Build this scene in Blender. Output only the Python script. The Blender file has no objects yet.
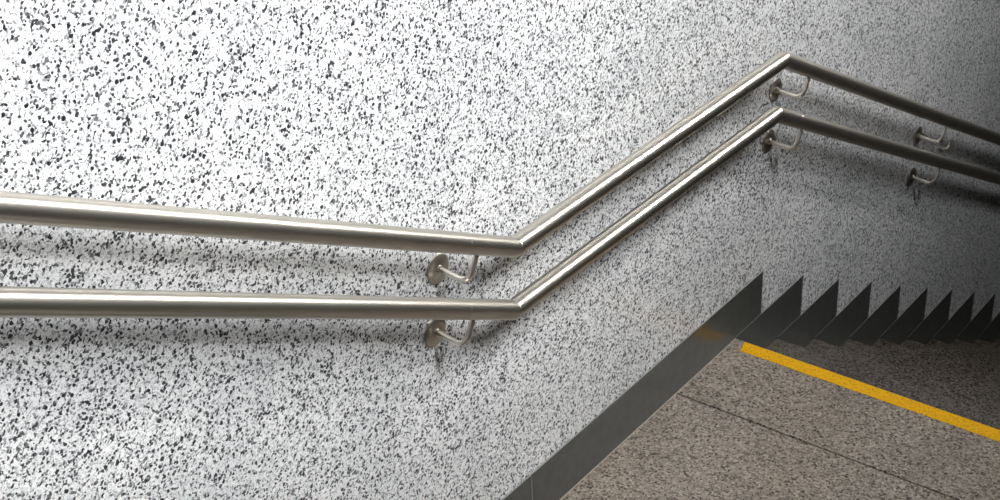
import bpy, bmesh, math, random
from mathutils import Vector, Matrix
random.seed(4)
sc = bpy.context.scene
COL = sc.collection

# ------------------------------------------------------------------ sizes
RISE, TREAD = 0.15, 0.27362       # one step
OVER = 0.15389                    # skirting runs on past each nosing
W = 2.2                           # stair width, wall to wall
RAIL_X, RAIL_R, SLOPE = 0.087, 0.0226, 0.53842
N_DOWN, N_UP = 14, 9

# ------------------------------------------------------------------ helpers
def obj(name, bm, mat, parent=None, smooth=False, sharp=40):
    bmesh.ops.recalc_face_normals(bm, faces=bm.faces)
    me = bpy.data.meshes.new(name); bm.to_mesh(me); bm.free()
    if smooth:
        for p in me.polygons: p.use_smooth = True
        me.set_sharp_from_angle(angle=math.radians(sharp))
    me.materials.append(mat)
    o = bpy.data.objects.new(name, me); COL.objects.link(o)
    if parent: o.parent = parent
    return o

def struct(name, bm, mat):
    o = obj(name, bm, mat); o['kind'] = 'structure'; return o

def tag(o, label, cat, group=None):
    o['label'] = label; o['category'] = cat
    if group: o['group'] = group
    return o

def empty(name, loc):
    o = bpy.data.objects.new(name, None); COL.objects.link(o); o.location = loc
    o.empty_display_size = .1
    return o

def box(bm, a, b, bevel=0.0, seg=2):
    r = bmesh.ops.create_cube(bm, size=1)
    c = [(a[i]+b[i])/2 for i in range(3)]; s = [b[i]-a[i] for i in range(3)]
    for v in r['verts']: v.co = Vector([c[i]+v.co[i]*s[i] for i in range(3)])
    if bevel:
        es = {e for v in r['verts'] for e in v.link_edges}
        bmesh.ops.bevel(bm, geom=list(es), offset=bevel, segments=seg, affect='EDGES', profile=.5)

def prism_yz(bm, pts, x0, x1, bevel=0.0):
    """outline in the wall plane (y, z), thickness along x"""
    va = [bm.verts.new((x0, y, z)) for y, z in pts]
    vb = [bm.verts.new((x1, y, z)) for y, z in pts]
    bm.faces.new(va); f = bm.faces.new(vb)
    n = len(pts)
    for i in range(n): bm.faces.new((va[i], va[(i+1) % n], vb[(i+1) % n], vb[i]))
    if bevel:
        bmesh.ops.bevel(bm, geom=list(f.edges), offset=bevel, segments=2, affect='EDGES', profile=.5)

def sweep(bm, pts, rad, n=24, cap=True):
    """round tube along a path; rad may be a list"""
    pts = [Vector(p) for p in pts]
    rads = rad if isinstance(rad, (list, tuple)) else [rad]*len(pts)
    rings = []; side = None
    for i, p in enumerate(pts):
        t = (pts[min(i+1, len(pts)-1)]-pts[max(i-1, 0)]).normalized()
        if side is None: side = t.orthogonal().normalized()
        side = (side - t*side.dot(t)).normalized()
        up = t.cross(side)
        rings.append([bm.verts.new(p + (side*math.cos(a)+up*math.sin(a))*rads[i])
                      for a in (2*math.pi*k/n for k in range(n))])
    for a, b in zip(rings, rings[1:]):
        for k in range(n): bm.faces.new((a[k], a[(k+1) % n], b[(k+1) % n], b[k]))
    if cap:
        bm.faces.new(rings[0]); bm.faces.new(rings[-1])

# ------------------------------------------------------------------ materials
class NT:
    def __init__(s, name):
        s.m = bpy.data.materials.new(name); s.m.use_nodes = True
        s.t = s.m.node_tree; s.b = s.t.nodes['Principled BSDF']
    def n(s, kind, **kw):
        o = s.t.nodes.new(kind)
        for k, v in kw.items(): setattr(o, k, v)
        return o
    def l(s, a, b): s.t.links.new(a, b)
    def ramp(s, src, stops, interp='LINEAR'):
        r = s.n('ShaderNodeValToRGB'); r.color_ramp.interpolation = interp
        els = r.color_ramp.elements
        while len(els) > 1: els.remove(els[-1])
        els[0].position = stops[0][0]; els[0].color = (*stops[0][1], 1)
        for p, c in stops[1:]:
            e = els.new(p); e.color = (*c, 1)
        s.l(src, r.inputs[0]); return r.outputs[0]
    def mix(s, fac, a, b, mode='MIX'):
        m = s.n('ShaderNodeMix', data_type='RGBA', blend_type=mode)
        for sock, v in ((m.inputs[0], fac), (m.inputs[6], a), (m.inputs[7], b)):
            if hasattr(v, 'is_linked'): s.l(v, sock)
            elif isinstance(v, (int, float)): sock.default_value = v
            else: sock.default_value = (*v, 1)
        return m.outputs[2]
    def math(s, op, a, b=0.0, c=None):
        m = s.n('ShaderNodeMath', operation=op)
        for i, v in enumerate((a, b) if c is None else (a, b, c)):
            if hasattr(v, 'is_linked'): s.l(v, m.inputs[i])
            else: m.inputs[i].default_value = v
        return m.outputs[0]
    def coords(s, scale=(1, 1, 1), warp=0.0, wscale=60):
        tc = s.n('ShaderNodeTexCoord'); mp = s.n('ShaderNodeMapping')
        mp.inputs['Scale'].default_value = scale
        s.l(tc.outputs['Object'], mp.inputs[0]); out = mp.outputs[0]
        if warp:
            nz = s.n('ShaderNodeTexNoise'); nz.inputs['Scale'].default_value = wscale
            nz.inputs['Detail'].default_value = 2
            s.l(out, nz.inputs['Vector'])
            sub = s.n('ShaderNodeVectorMath', operation='SUBTRACT'); s.l(nz.outputs['Color'], sub.inputs[0])
            sub.inputs[1].default_value = (.5, .5, .5)
            sca = s.n('ShaderNodeVectorMath', operation='SCALE'); s.l(sub.outputs[0], sca.inputs[0])
            sca.inputs['Scale'].default_value = warp
            add = s.n('ShaderNodeVectorMath', operation='ADD'); s.l(out, add.inputs[0]); s.l(sca.outputs[0], add.inputs[1])
            out = add.outputs[0]
        return out
    def voronoi(s, vec, scale, out='Color', feature='F1'):
        v = s.n('ShaderNodeTexVoronoi', feature=feature); v.inputs['Scale'].default_value = scale
        s.l(vec, v.inputs['Vector']); return v.outputs[out]
    def noise(s, vec, scale, detail=3):
        v = s.n('ShaderNodeTexNoise'); v.inputs['Scale'].default_value = scale
        v.inputs['Detail'].default_value = detail
        s.l(vec, v.inputs['Vector']); return v.outputs['Fac']
    def chan(s, col, i=0):
        q = s.n('ShaderNodeSeparateColor'); s.l(col, q.inputs[0]); return q.outputs[i]

ANROT = 0.0
def wall_terrazzo():
    t = NT('white_terrazzo')
    v = t.coords(warp=.006, wscale=110)
    # small chips of every grey, then sparser and larger black ones
    c1 = t.chan(t.voronoi(v, 242), 0)
    fine = t.ramp(c1, [(0, (.035, .037, .04)), (.075, (.11, .113, .118)), (.135, (.34, .35, .355)),
                       (.235, (.64, .65, .655)), (.36, (.88, .885, .885))], 'CONSTANT')
    big = t.voronoi(v, 122)
    isb = t.math('GREATER_THAN', t.chan(big, 1), .82)
    near = t.math('LESS_THAN', t.voronoi(v, 122, 'Distance'), .50)
    m1 = t.math('MULTIPLY', isb, near)
    tone = t.ramp(t.chan(big, 2), [(0, (.02, .022, .026)), (.5, (.05, .052, .06)), (.8, (.16, .16, .17))], 'CONSTANT')
    col = t.mix(m1, fine, tone)
    wh = t.voronoi(v, 90)
    isw = t.math('MULTIPLY', t.math('GREATER_THAN', t.chan(wh, 0), .78),
                 t.math('LESS_THAN', t.voronoi(v, 90, 'Distance'), .45))
    col = t.mix(isw, col, (.93, .93, .92))
    grain = t.ramp(t.chan(t.voronoi(v, 430), 1), [(0, (.46, .47, .48)), (.10, (.76, .765, .77)), (.28, (.94, .94, .94)), (.5, (1, 1, 1))], 'CONSTANT')
    col = t.mix(1.0, col, grain, 'MULTIPLY')
    # slow tonal drift of the slab mix
    cl = t.noise(t.coords(), 3.5, 3)
    col = t.mix(1.0, col, t.ramp(cl, [(.3, (.86, .87, .88)), (.7, (1, 1, 1))]), 'MULTIPLY')
    # grout joint at landing height, one vertical panel joint per slab
    tc = t.n('ShaderNodeTexCoord'); sp = t.n('ShaderNodeSeparateXYZ'); t.l(tc.outputs['Object'], sp.inputs[0])
    dz = t.math('ABSOLUTE', t.math('SUBTRACT', sp.outputs[2], .012))
    j = t.math('MULTIPLY', t.math('LESS_THAN', dz, .006), t.math('GREATER_THAN', sp.outputs[1], 1.56))
    col = t.mix(t.math('MULTIPLY', j, .55), col, (.75, .75, .74))
    t.l(col, t.b.inputs['Base Color'])
    t.b.inputs['Roughness'].default_value = .34
    t.b.inputs['Specular IOR Level'].default_value = .4
    t.b.inputs['Coat Weight'].default_value = .35
    t.b.inputs['Coat Roughness'].default_value = .10
    return t.m

def floor_terrazzo(name, brightness=1.0):
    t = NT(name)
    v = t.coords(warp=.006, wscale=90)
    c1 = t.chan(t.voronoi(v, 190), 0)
    k = brightness
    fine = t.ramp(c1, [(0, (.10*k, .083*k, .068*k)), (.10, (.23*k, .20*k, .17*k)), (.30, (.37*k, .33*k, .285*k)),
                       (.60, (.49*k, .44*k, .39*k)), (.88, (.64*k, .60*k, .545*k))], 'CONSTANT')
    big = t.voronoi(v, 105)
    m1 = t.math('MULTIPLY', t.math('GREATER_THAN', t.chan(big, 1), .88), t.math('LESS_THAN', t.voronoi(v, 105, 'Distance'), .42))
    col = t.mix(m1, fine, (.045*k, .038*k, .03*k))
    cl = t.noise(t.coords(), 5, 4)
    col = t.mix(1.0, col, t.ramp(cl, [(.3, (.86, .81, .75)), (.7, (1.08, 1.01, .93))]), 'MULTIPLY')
    t.l(col, t.b.inputs['Base Color'])
    rn = t.math('MULTIPLY_ADD', t.noise(t.coords(), 14, 3), .2, .27)
    t.l(rn, t.b.inputs['Roughness'])
    t.b.inputs['Specular IOR Level'].default_value = .45
    return t.m

def slate():
    t = NT('dark_grey_stone')
    n = t.noise(t.coords((1, 1, 1)), 30, 5)
    col = t.ramp(n, [(.3, (.041, .045, .042)), (.7, (.062, .067, .062))])
    sp = t.ramp(t.noise(t.coords(), 420, 2), [(.60, (0, 0, 0)), (.72, (.03, .03, .03))])
    col = t.mix(1.0, col, sp, 'ADD')
    t.l(col, t.b.inputs['Base Color'])
    t.b.inputs['Roughness'].default_value = .30
    t.b.inputs['Coat Weight'].default_value = .25
    t.b.inputs['Coat Roughness'].default_value = .12
    return t.m

def steel(name='satin_steel', aniso=0.0, k=1.0):
    t = NT(name)
    if aniso:
        tg = t.n('ShaderNodeTangent', direction_type='UV_MAP', uv_map='UVMap')
        t.l(tg.outputs[0], t.b.inputs['Tangent'])
        t.b.inputs['Anisotropic'].default_value = aniso
        t.b.inputs['Anisotropic Rotation'].default_value = ANROT
    n = t.noise(t.coords((1, 1, 1)), 260, 3)
    r = t.math('MULTIPLY_ADD', n, .05, .33 if aniso else .29)
    t.l(r, t.b.inputs['Roughness'])
    g = t.noise(t.coords(), 8, 3)
    t.l(t.ramp(g, [(.3, (.55*k, .515*k, .46*k)), (.7, (.61*k, .575*k, .515*k))]), t.b.inputs['Base Color'])
    t.b.inputs['Metallic'].default_value = 1
    return t.m

def paint():
    t = NT('yellow_paint')
    n = t.noise(t.coords(), 160, 4)
    t.l(t.ramp(n, [(.34, (.55, .29, .01)), (.46, (.82, .42, .003)), (.62, (.86, .46, .004))]), t.b.inputs['Base Color'])
    t.b.inputs['Roughness'].default_value = .6; t.b.inputs['Specular IOR Level'].default_value = .25
    b = t.n('ShaderNodeBump'); b.inputs['Strength'].default_value = .25; b.inputs['Distance'].default_value = .001
    t.l(t.noise(t.coords(), 300, 3), b.inputs['Height']); t.l(b.outputs[0], t.b.inputs['Normal'])
    return t.m

def plain(name, c, r=.6):
    t = NT(name); n = t.noise(t.coords(), 20, 3)
    t.l(t.ramp(n, [(.3, tuple(x*.93 for x in c)), (.7, c)]), t.b.inputs['Base Color'])
    t.b.inputs['Roughness'].default_value = r
    return t.m

M_WALL = wall_terrazzo(); M_FLOOR = floor_terrazzo('brown_terrazzo', .64); M_STEP_SHADED = floor_terrazzo('step_terrazzo_shaded', .25)  # steps reuse the landing terrazzo, base colour darkened to stand in for shade
M_SLATE = slate(); M_STEEL = steel(k=1.5); M_PLATE = steel('dull_steel'); M_PLATE.node_tree.nodes['Principled BSDF'].inputs['Metallic'].default_value = .95; M_TUBE = steel('brushed_stainless_steel', .35); M_YEL = paint()
M_PLASTER = plain('dark_plaster', (.045, .044, .042)); M_CEIL = plain('ceiling_paint', (.12, .12, .118))
M_JOINT = plain('dark_joint', (.07, .055, .04), .8); M_GROUT = plain('grey_grout', (.30, .30, .285), .8); M_SEAL = plain('beige_sealant', (.42, .37, .30), .7)

# ------------------------------------------------------------------ the setting
Y0, Y1 = -5.5, 8.0
LAND0 = -1.43                                   # foot of the upper flight
bm = bmesh.new(); box(bm, (-.2, Y0, -3.2), (0, Y1, 5.8)); struct('wall_left', bm, M_WALL)
bm = bmesh.new(); prism_yz(bm, [(Y0, -3.2), (Y1, -3.2), (Y1, 3.0), (-1.08, 3.0), (-1.28, 2.66), (Y0, 2.6)], W, W+.15); struct('wall_right_shading', bm, M_PLASTER)  # unseen side wall, stepped top shaped to keep light off the lower flight
bm = bmesh.new(); box(bm, (0, Y1, -3.2), (W, Y1+.15, 5.8)); struct('wall_back', bm, M_PLASTER)
bm = bmesh.new(); box(bm, (-.2, Y0, 5.8), (6.5, Y1+.15, 6.0)); struct('ceiling', bm, M_CEIL)

# landing: two slabs of terrazzo that meet in a fine dark joint, over a screed
JY = -.337
bm = bmesh.new()
box(bm, (0, JY+.0028, -.03), (W, 0, 0), .002)
box(bm, (0, LAND0, -.03), (W, JY-.0028, 0), .0008)
struct('floor', bm, M_FLOOR)
bm = bmesh.new(); box(bm, (0, LAND0, -.16), (W, -.004, -.0305)); box(bm, (.05, JY-.0028, -.031), (W, JY+.0028, -.004)); box(bm, (0, JY-.0028, -.031), (.05, JY+.0028, -.0003))
struct('floor', bm, M_JOINT)
bm = bmesh.new()
for k in range(N_UP):
    box(bm, (0, LAND0-(k+1)*TREAD, k*RISE-.16 if k else -.16), (W, LAND0-k*TREAD, (k+1)*RISE), .003)
box(bm, (0, Y0, N_UP*RISE-.2), (W, LAND0-N_UP*TREAD, N_UP*RISE))
struct('floor', bm, M_STEP_SHADED)
bm = bmesh.new(); box(bm, (0, N_DOWN*TREAD-.0, -N_DOWN*RISE-.18), (W, Y1, -N_DOWN*RISE-.15)); struct('floor', bm, M_STEP_SHADED)

# skirting: landing boards, then one board per tread running on past its nosing
T = .0042
def skirt(y0, y1, z0, z1):
    bm = bmesh.new(); prism_yz(bm, [(y0, z0), (y1, z0), (y1, z1), (y0, z1)], 0.0, T, .0012)
    o = struct('baseboard_left', bm, M_SLATE)
    # pale grout bead along the top and the free end
    bm = bmesh.new(); sweep(bm, [(T-.0012, y0, z1+.0004), (T-.0012, y1+.0004, z1+.0004)], .0016, 8)
    sweep(bm, [(T-.0018, y1+.0004, z1), (T-.0018, y1+.0004, z0)], .0012, 8)
    struct('trim_2', bm, M_GROUT)
    return o
YJ = -1.017
bm = bmesh.new(); sweep(bm, [(T-.0008, YJ, 0), (T-.0008, YJ, RISE)], .0014, 8); struct('trim_3', bm, M_GROUT)
skirt(YJ+.001, OVER, 0, RISE+.006)
skirt(-1.62, YJ-.001, 0, RISE+.006)
for k in range(1, N_DOWN+1):
    skirt((k-1)*TREAD, OVER+k*TREAD, -k*RISE, -(k-1)*RISE+(.004 if k < 4 else .002))
for k in range(1, N_UP):
    skirt(LAND0-(k+1)*TREAD-.05, LAND0-k*TREAD+TREAD-.19, k*RISE, (k+1)*RISE)
bm = bmesh.new(); sweep(bm, [(T+.001, LAND0, 0), (T+.001, -.002, 0)], .0016, 8); struct('trim_1', bm, M_SEAL)

# ------------------------------------------------------------------ descending stair
st = empty('staircase', (0, 0, -N_DOWN*RISE))
tag(st, 'brown speckled stone stairs, darkened for shade, going down beyond the yellow strip', 'stairs')
for k in range(1, N_DOWN+1):
    bm = bmesh.new()
    oz = N_DOWN*RISE
    prof = [((k-1)*TREAD-.002, -k*RISE-.16), (k*TREAD-.004, -k*RISE-.16), (k*TREAD-.004, -k*RISE-.03),
            (k*TREAD, -k*RISE-.026), (k*TREAD, -k*RISE-.003), (k*TREAD-.003, -k*RISE), ((k-1)*TREAD-.002, -k*RISE)]
    prism_yz(bm, [(y, z+oz) for y, z in prof], T+.0005, W-.001)
    obj('step', bm, M_STEP_SHADED, st)

# yellow strip painted along the landing edge
bm = bmesh.new()
NX = 60; rows = []
for i in range(NX+1):
    x = .036+(W-.05-.036)*i/NX
    a = -.052+random.uniform(-.0012, .0012); b = -.0035+random.uniform(-.0007, .0007)
    if i == 0: rows.append((x+.012, a, x, b))
    else: rows.append((x, a, x, b))
top = [(bm.verts.new((r[0], r[1], .0014)), bm.verts.new((r[2], r[3], .0014))) for r in rows]
bot = [(bm.verts.new((r[0], r[1], .0001)), bm.verts.new((r[2], r[3], .0001))) for r in rows]
for i in range(NX):
    bm.faces.new((top[i][0], top[i+1][0], top[i+1][1], top[i][1]))
    bm.faces.new((bot[i][0], bot[i][1], bot[i+1][1], bot[i+1][0]))
    bm.faces.new((top[i][0], bot[i][0], bot[i+1][0], top[i+1][0]))
    bm.faces.new((top[i][1], top[i+1][1], bot[i+1][1], bot[i][1]))
for i in (0, NX): bm.faces.new((top[i][0], top[i][1], bot[i][1], bot[i][0]))
tag(obj('warning_strip', bm, M_YEL), 'yellow warning strip along the edge of the landing above the stairs', 'strip')

# ------------------------------------------------------------------ handrails
def rail_section(parent, org, p, q, cutp, cutq, groove=None):
    """round tube p->q whose ends are mitred on planes through p and q with normals cutp, cutq"""
    bm = bmesh.new(); n = 48
    p, q = Vector(p), Vector(q); t = (q-p).normalized()
    sx = Vector((1, 0, 0)); up = sx.cross(t).normalized()
    L = (q-p).length
    stations = [(0, 1.0, 'p'), (.0, 1.0, 'p2')]
    if groove:
        stations += [(groove-.0022, 1, ''), (groove-.0008, .975, ''), (groove+.0008, .975, ''), (groove+.0022, 1, '')]
    stations += [(L, 1.0, 'q2'), (L, 1.0, 'q')]
    rings = []
    for s, rf, kind in stations:
        ring = []
        for k in range(n):
            a = 2*math.pi*k/n
            rr = RAIL_R*rf*(.985 if kind in ('p', 'q') else 1)
            o = (sx*math.cos(a)+up*math.sin(a))*rr
            base = p+t*s
            if kind and kind[0] in 'pq':
                c, N = (p, cutp) if kind[0] == 'p' else (q, cutq)
                u = (c-(p+o)).dot(N)/t.dot(N)
                u += {'p': 0.0003, 'p2': .0011, 'q2': -.0011, 'q': -.0003}[kind]
                ring.append(p+o+t*u-org)
            else: ring.append(base+o-org)
        rings.append([bm.verts.new(v) for v in ring])
    for a, b in zip(rings, rings[1:]):
        for k in range(n): bm.faces.new((a[k], a[(k+1) % n], b[(k+1) % n], b[k]))
    bm.faces.new(rings[0]); bm.faces.new(rings[-1])
    uv = bm.loops.layers.uv.new('UVMap')
    for f in bm.faces:
        for l in f.loops:
            c = l.vert.co+org-p; h = c.dot(t)
            # u runs along the tube
            l[uv].uv = (h, 0)
            ang = math.atan2(c.dot(up), c.dot(sx)); fc = f.calc_center_median()+org-p
            fa = math.atan2(fc.dot(up), fc.dot(sx))
            if ang-fa > math.pi: ang -= 2*math.pi
            if fa-ang > math.pi: ang += 2*math.pi
            l[uv].uv = (h, ang*RAIL_R)
    return obj('rail_section', bm, M_TUBE, parent, smooth=True, sharp=12)

def bracket(parent, org, y, zfun, off=.076):
    """wall plate, arm out of it and curved up square to the sloping rail"""
    d = Vector((0, SLOPE, 1)).normalized()
    # rail point whose foot lies on y
    yc = y+off*d.y; zc = zfun(yc)
    c = Vector((RAIL_X, yc, zc)); w = Vector((0, yc-off*d.y, zc-off*d.z))
    X = Vector((1, 0, 0)); dip = -d*.005; R = .024
    pts = [w+X*.002]
    pts.append(w+X*.012+dip*.1); pts.append(w+X*.035+dip*.6)
    cc = w+X*(RAIL_X-R)+d*(R-.005)
    for i in range(13):
        a = -math.pi/2+math.pi/2*i/12
        pts.append(cc+X*(R*math.cos(a))+d*(R*math.sin(a)))
    pts.append(c-d*(RAIL_R-.003))
    bm = bmesh.new(); sweep(bm, [p-w for p in pts], .0062, 16)
    # small saddle under the rail
    arm = obj('bracket', bm, M_STEEL, parent, smooth=True); arm.location = w-org
    # round plate, slightly domed, with collar
    bm = bmesh.new(); prof = [(.0005, .0), (.0005, .0345), (.0032, .0345), (.0044, .0333), (.0058, .020), (.0062, .0095),
                              (.0095, .0088), (.0110, .0070), (.0110, 0.0)]
    n = 40; rings = []
    for x, r in prof:
        if r == 0: rings.append([bm.verts.new((x, 0, 0))])
        else: rings.append([bm.verts.new((x, r*math.cos(2*math.pi*k/n), r*math.sin(2*math.pi*k/n))) for k in range(n)])
    for a, b in zip(rings, rings[1:]):
        for k in range(n):
            fa = [a[k % len(a)], a[(k+1) % len(a)]] if len(a) > 1 else [a[0]]
            fb = [b[(k+1) % len(b)], b[k % len(b)]] if len(b) > 1 else [b[0]]
            bm.faces.new(fa+fb)
    obj('mounting_plate', bm, M_PLATE, arm, smooth=True)

def handrail(z, y1, y2, ys, label, groove):
    org = Vector((0, (y1+y2)/2, 0)); root = empty('handrail', (0, (y1+y2)/2, z))
    org = Vector(root.location)
    tag(root, label, 'handrail', None)
    A = Vector((RAIL_X, y1-2.6, z+SLOPE*2.6)); B = Vector((RAIL_X, y1, z)); C = Vector((RAIL_X, y2, z))
    D = Vector((RAIL_X, y2+3.4, z-SLOPE*3.4))
    s1 = (B-A).normalized(); s2 = Vector((0, 1, 0))
    m = (s1+s2).normalized()
    rail_section(root, org, A, B, s1, m, (B-A).length-groove)
    rail_section(root, org, B, C, m, m)
    rail_section(root, org, C, D, m, s1, .135)
    def zf(y): return z+SLOPE*(y1-y) if y < y1 else (z if y < y2 else z-SLOPE*(y-y2))
    for y in ys: bracket(root, org, y, zf)
    return root

handrail(.89334, -1.15284, .04279, (-2.75, -1.305, .175, 1.262, 2.65),
         'upper of the two brushed steel handrails bending along the speckled wall', .19)
handrail(.74334, -1.16633, .01959, (-2.77, -1.328, .150, 1.245, 2.6),
         'lower of the two brushed steel handrails, nearer the skirting', .19)

# small hook on the wall between the two rails
hk = Vector((0, 1.485, .012))
bm = bmesh.new()
pts = [Vector((.001, 0, 0)), Vector((.012, .0, -.001))]
for i in range(9):
    a = -math.pi/2+math.pi/2*i/8
    pts.append(Vector((.018+.014*math.cos(a), .012*(1+math.sin(a)), .013+.014*math.sin(a))))
pts.append(Vector((.030, .020, .030)))
sweep(bm, pts, .0052, 12)
h = obj('wall_hook', bm, M_STEEL, smooth=True); h.location = hk
tag(h, 'small bright metal hook on the wall between the descending rails', 'hook')
bm = bmesh.new(); sweep(bm, [(.0, 0, 0), (.003, 0, 0)], .009, 20); o = obj('wall_plate', bm, M_STEEL, h, smooth=True)

# ------------------------------------------------------------------ light
def area(name, loc, size, power, color, target=None, spread=180):
    l = bpy.data.lights.new(name, 'AREA'); l.shape = 'RECTANGLE'; l.size, l.size_y = size
    l.energy = power; l.color = color; l.spread = math.radians(spread)
    o = bpy.data.objects.new(name, l); COL.objects.link(o); o.location = loc
    if target:
        o.rotation_euler = (Vector(target)-Vector(loc)).to_track_quat('-Z', 'Y').to_euler()
    return o
area('wall_washer_light', (3.33, -1.5, 4.4), (.40, 2.3), 318, (.985, .99, 1), (0, -.6, 1.0), 160)
area('far_lamp', (3.36, 5.2, 4.4), (.7, 1.8), 62, (1, .985, .96), (0, -1.0, 1.15), 58)
w = bpy.data.worlds.new('World'); sc.world = w; w.use_nodes = True
bg = w.node_tree.nodes['Background']; bg.inputs[0].default_value = (.75, .85, 1, 1); bg.inputs[1].default_value = .015

# ------------------------------------------------------------------ camera
yaw, p, r = 0.67567, -0.52162, -0.04939
fw = Vector((-math.sin(yaw)*math.cos(p), math.cos(yaw)*math.cos(p), math.sin(p)))
rt = Vector((math.cos(yaw), math.sin(yaw), 0)); up = rt.cross(fw)
R_ = rt*math.cos(r)+up*math.sin(r); U_ = -rt*math.sin(r)+up*math.cos(r)
cam = bpy.data.cameras.new('camera'); cam.sensor_width = 36; cam.lens = 1507.94*36/1000
cam.clip_start = .05
co = bpy.data.objects.new('camera', cam); COL.objects.link(co)
mt = Matrix((R_, U_, -fw)).transposed().to_4x4(); mt.translation = Vector((1.80389, -3.34275, 2.48756))
co.matrix_world = mt
sc.camera = co
vs = sc.view_settings
vs.view_transform = 'Standard'; vs.look = 'None'; vs.gamma = 1; vs.exposure = 0.05; vs.use_curve_mapping = False
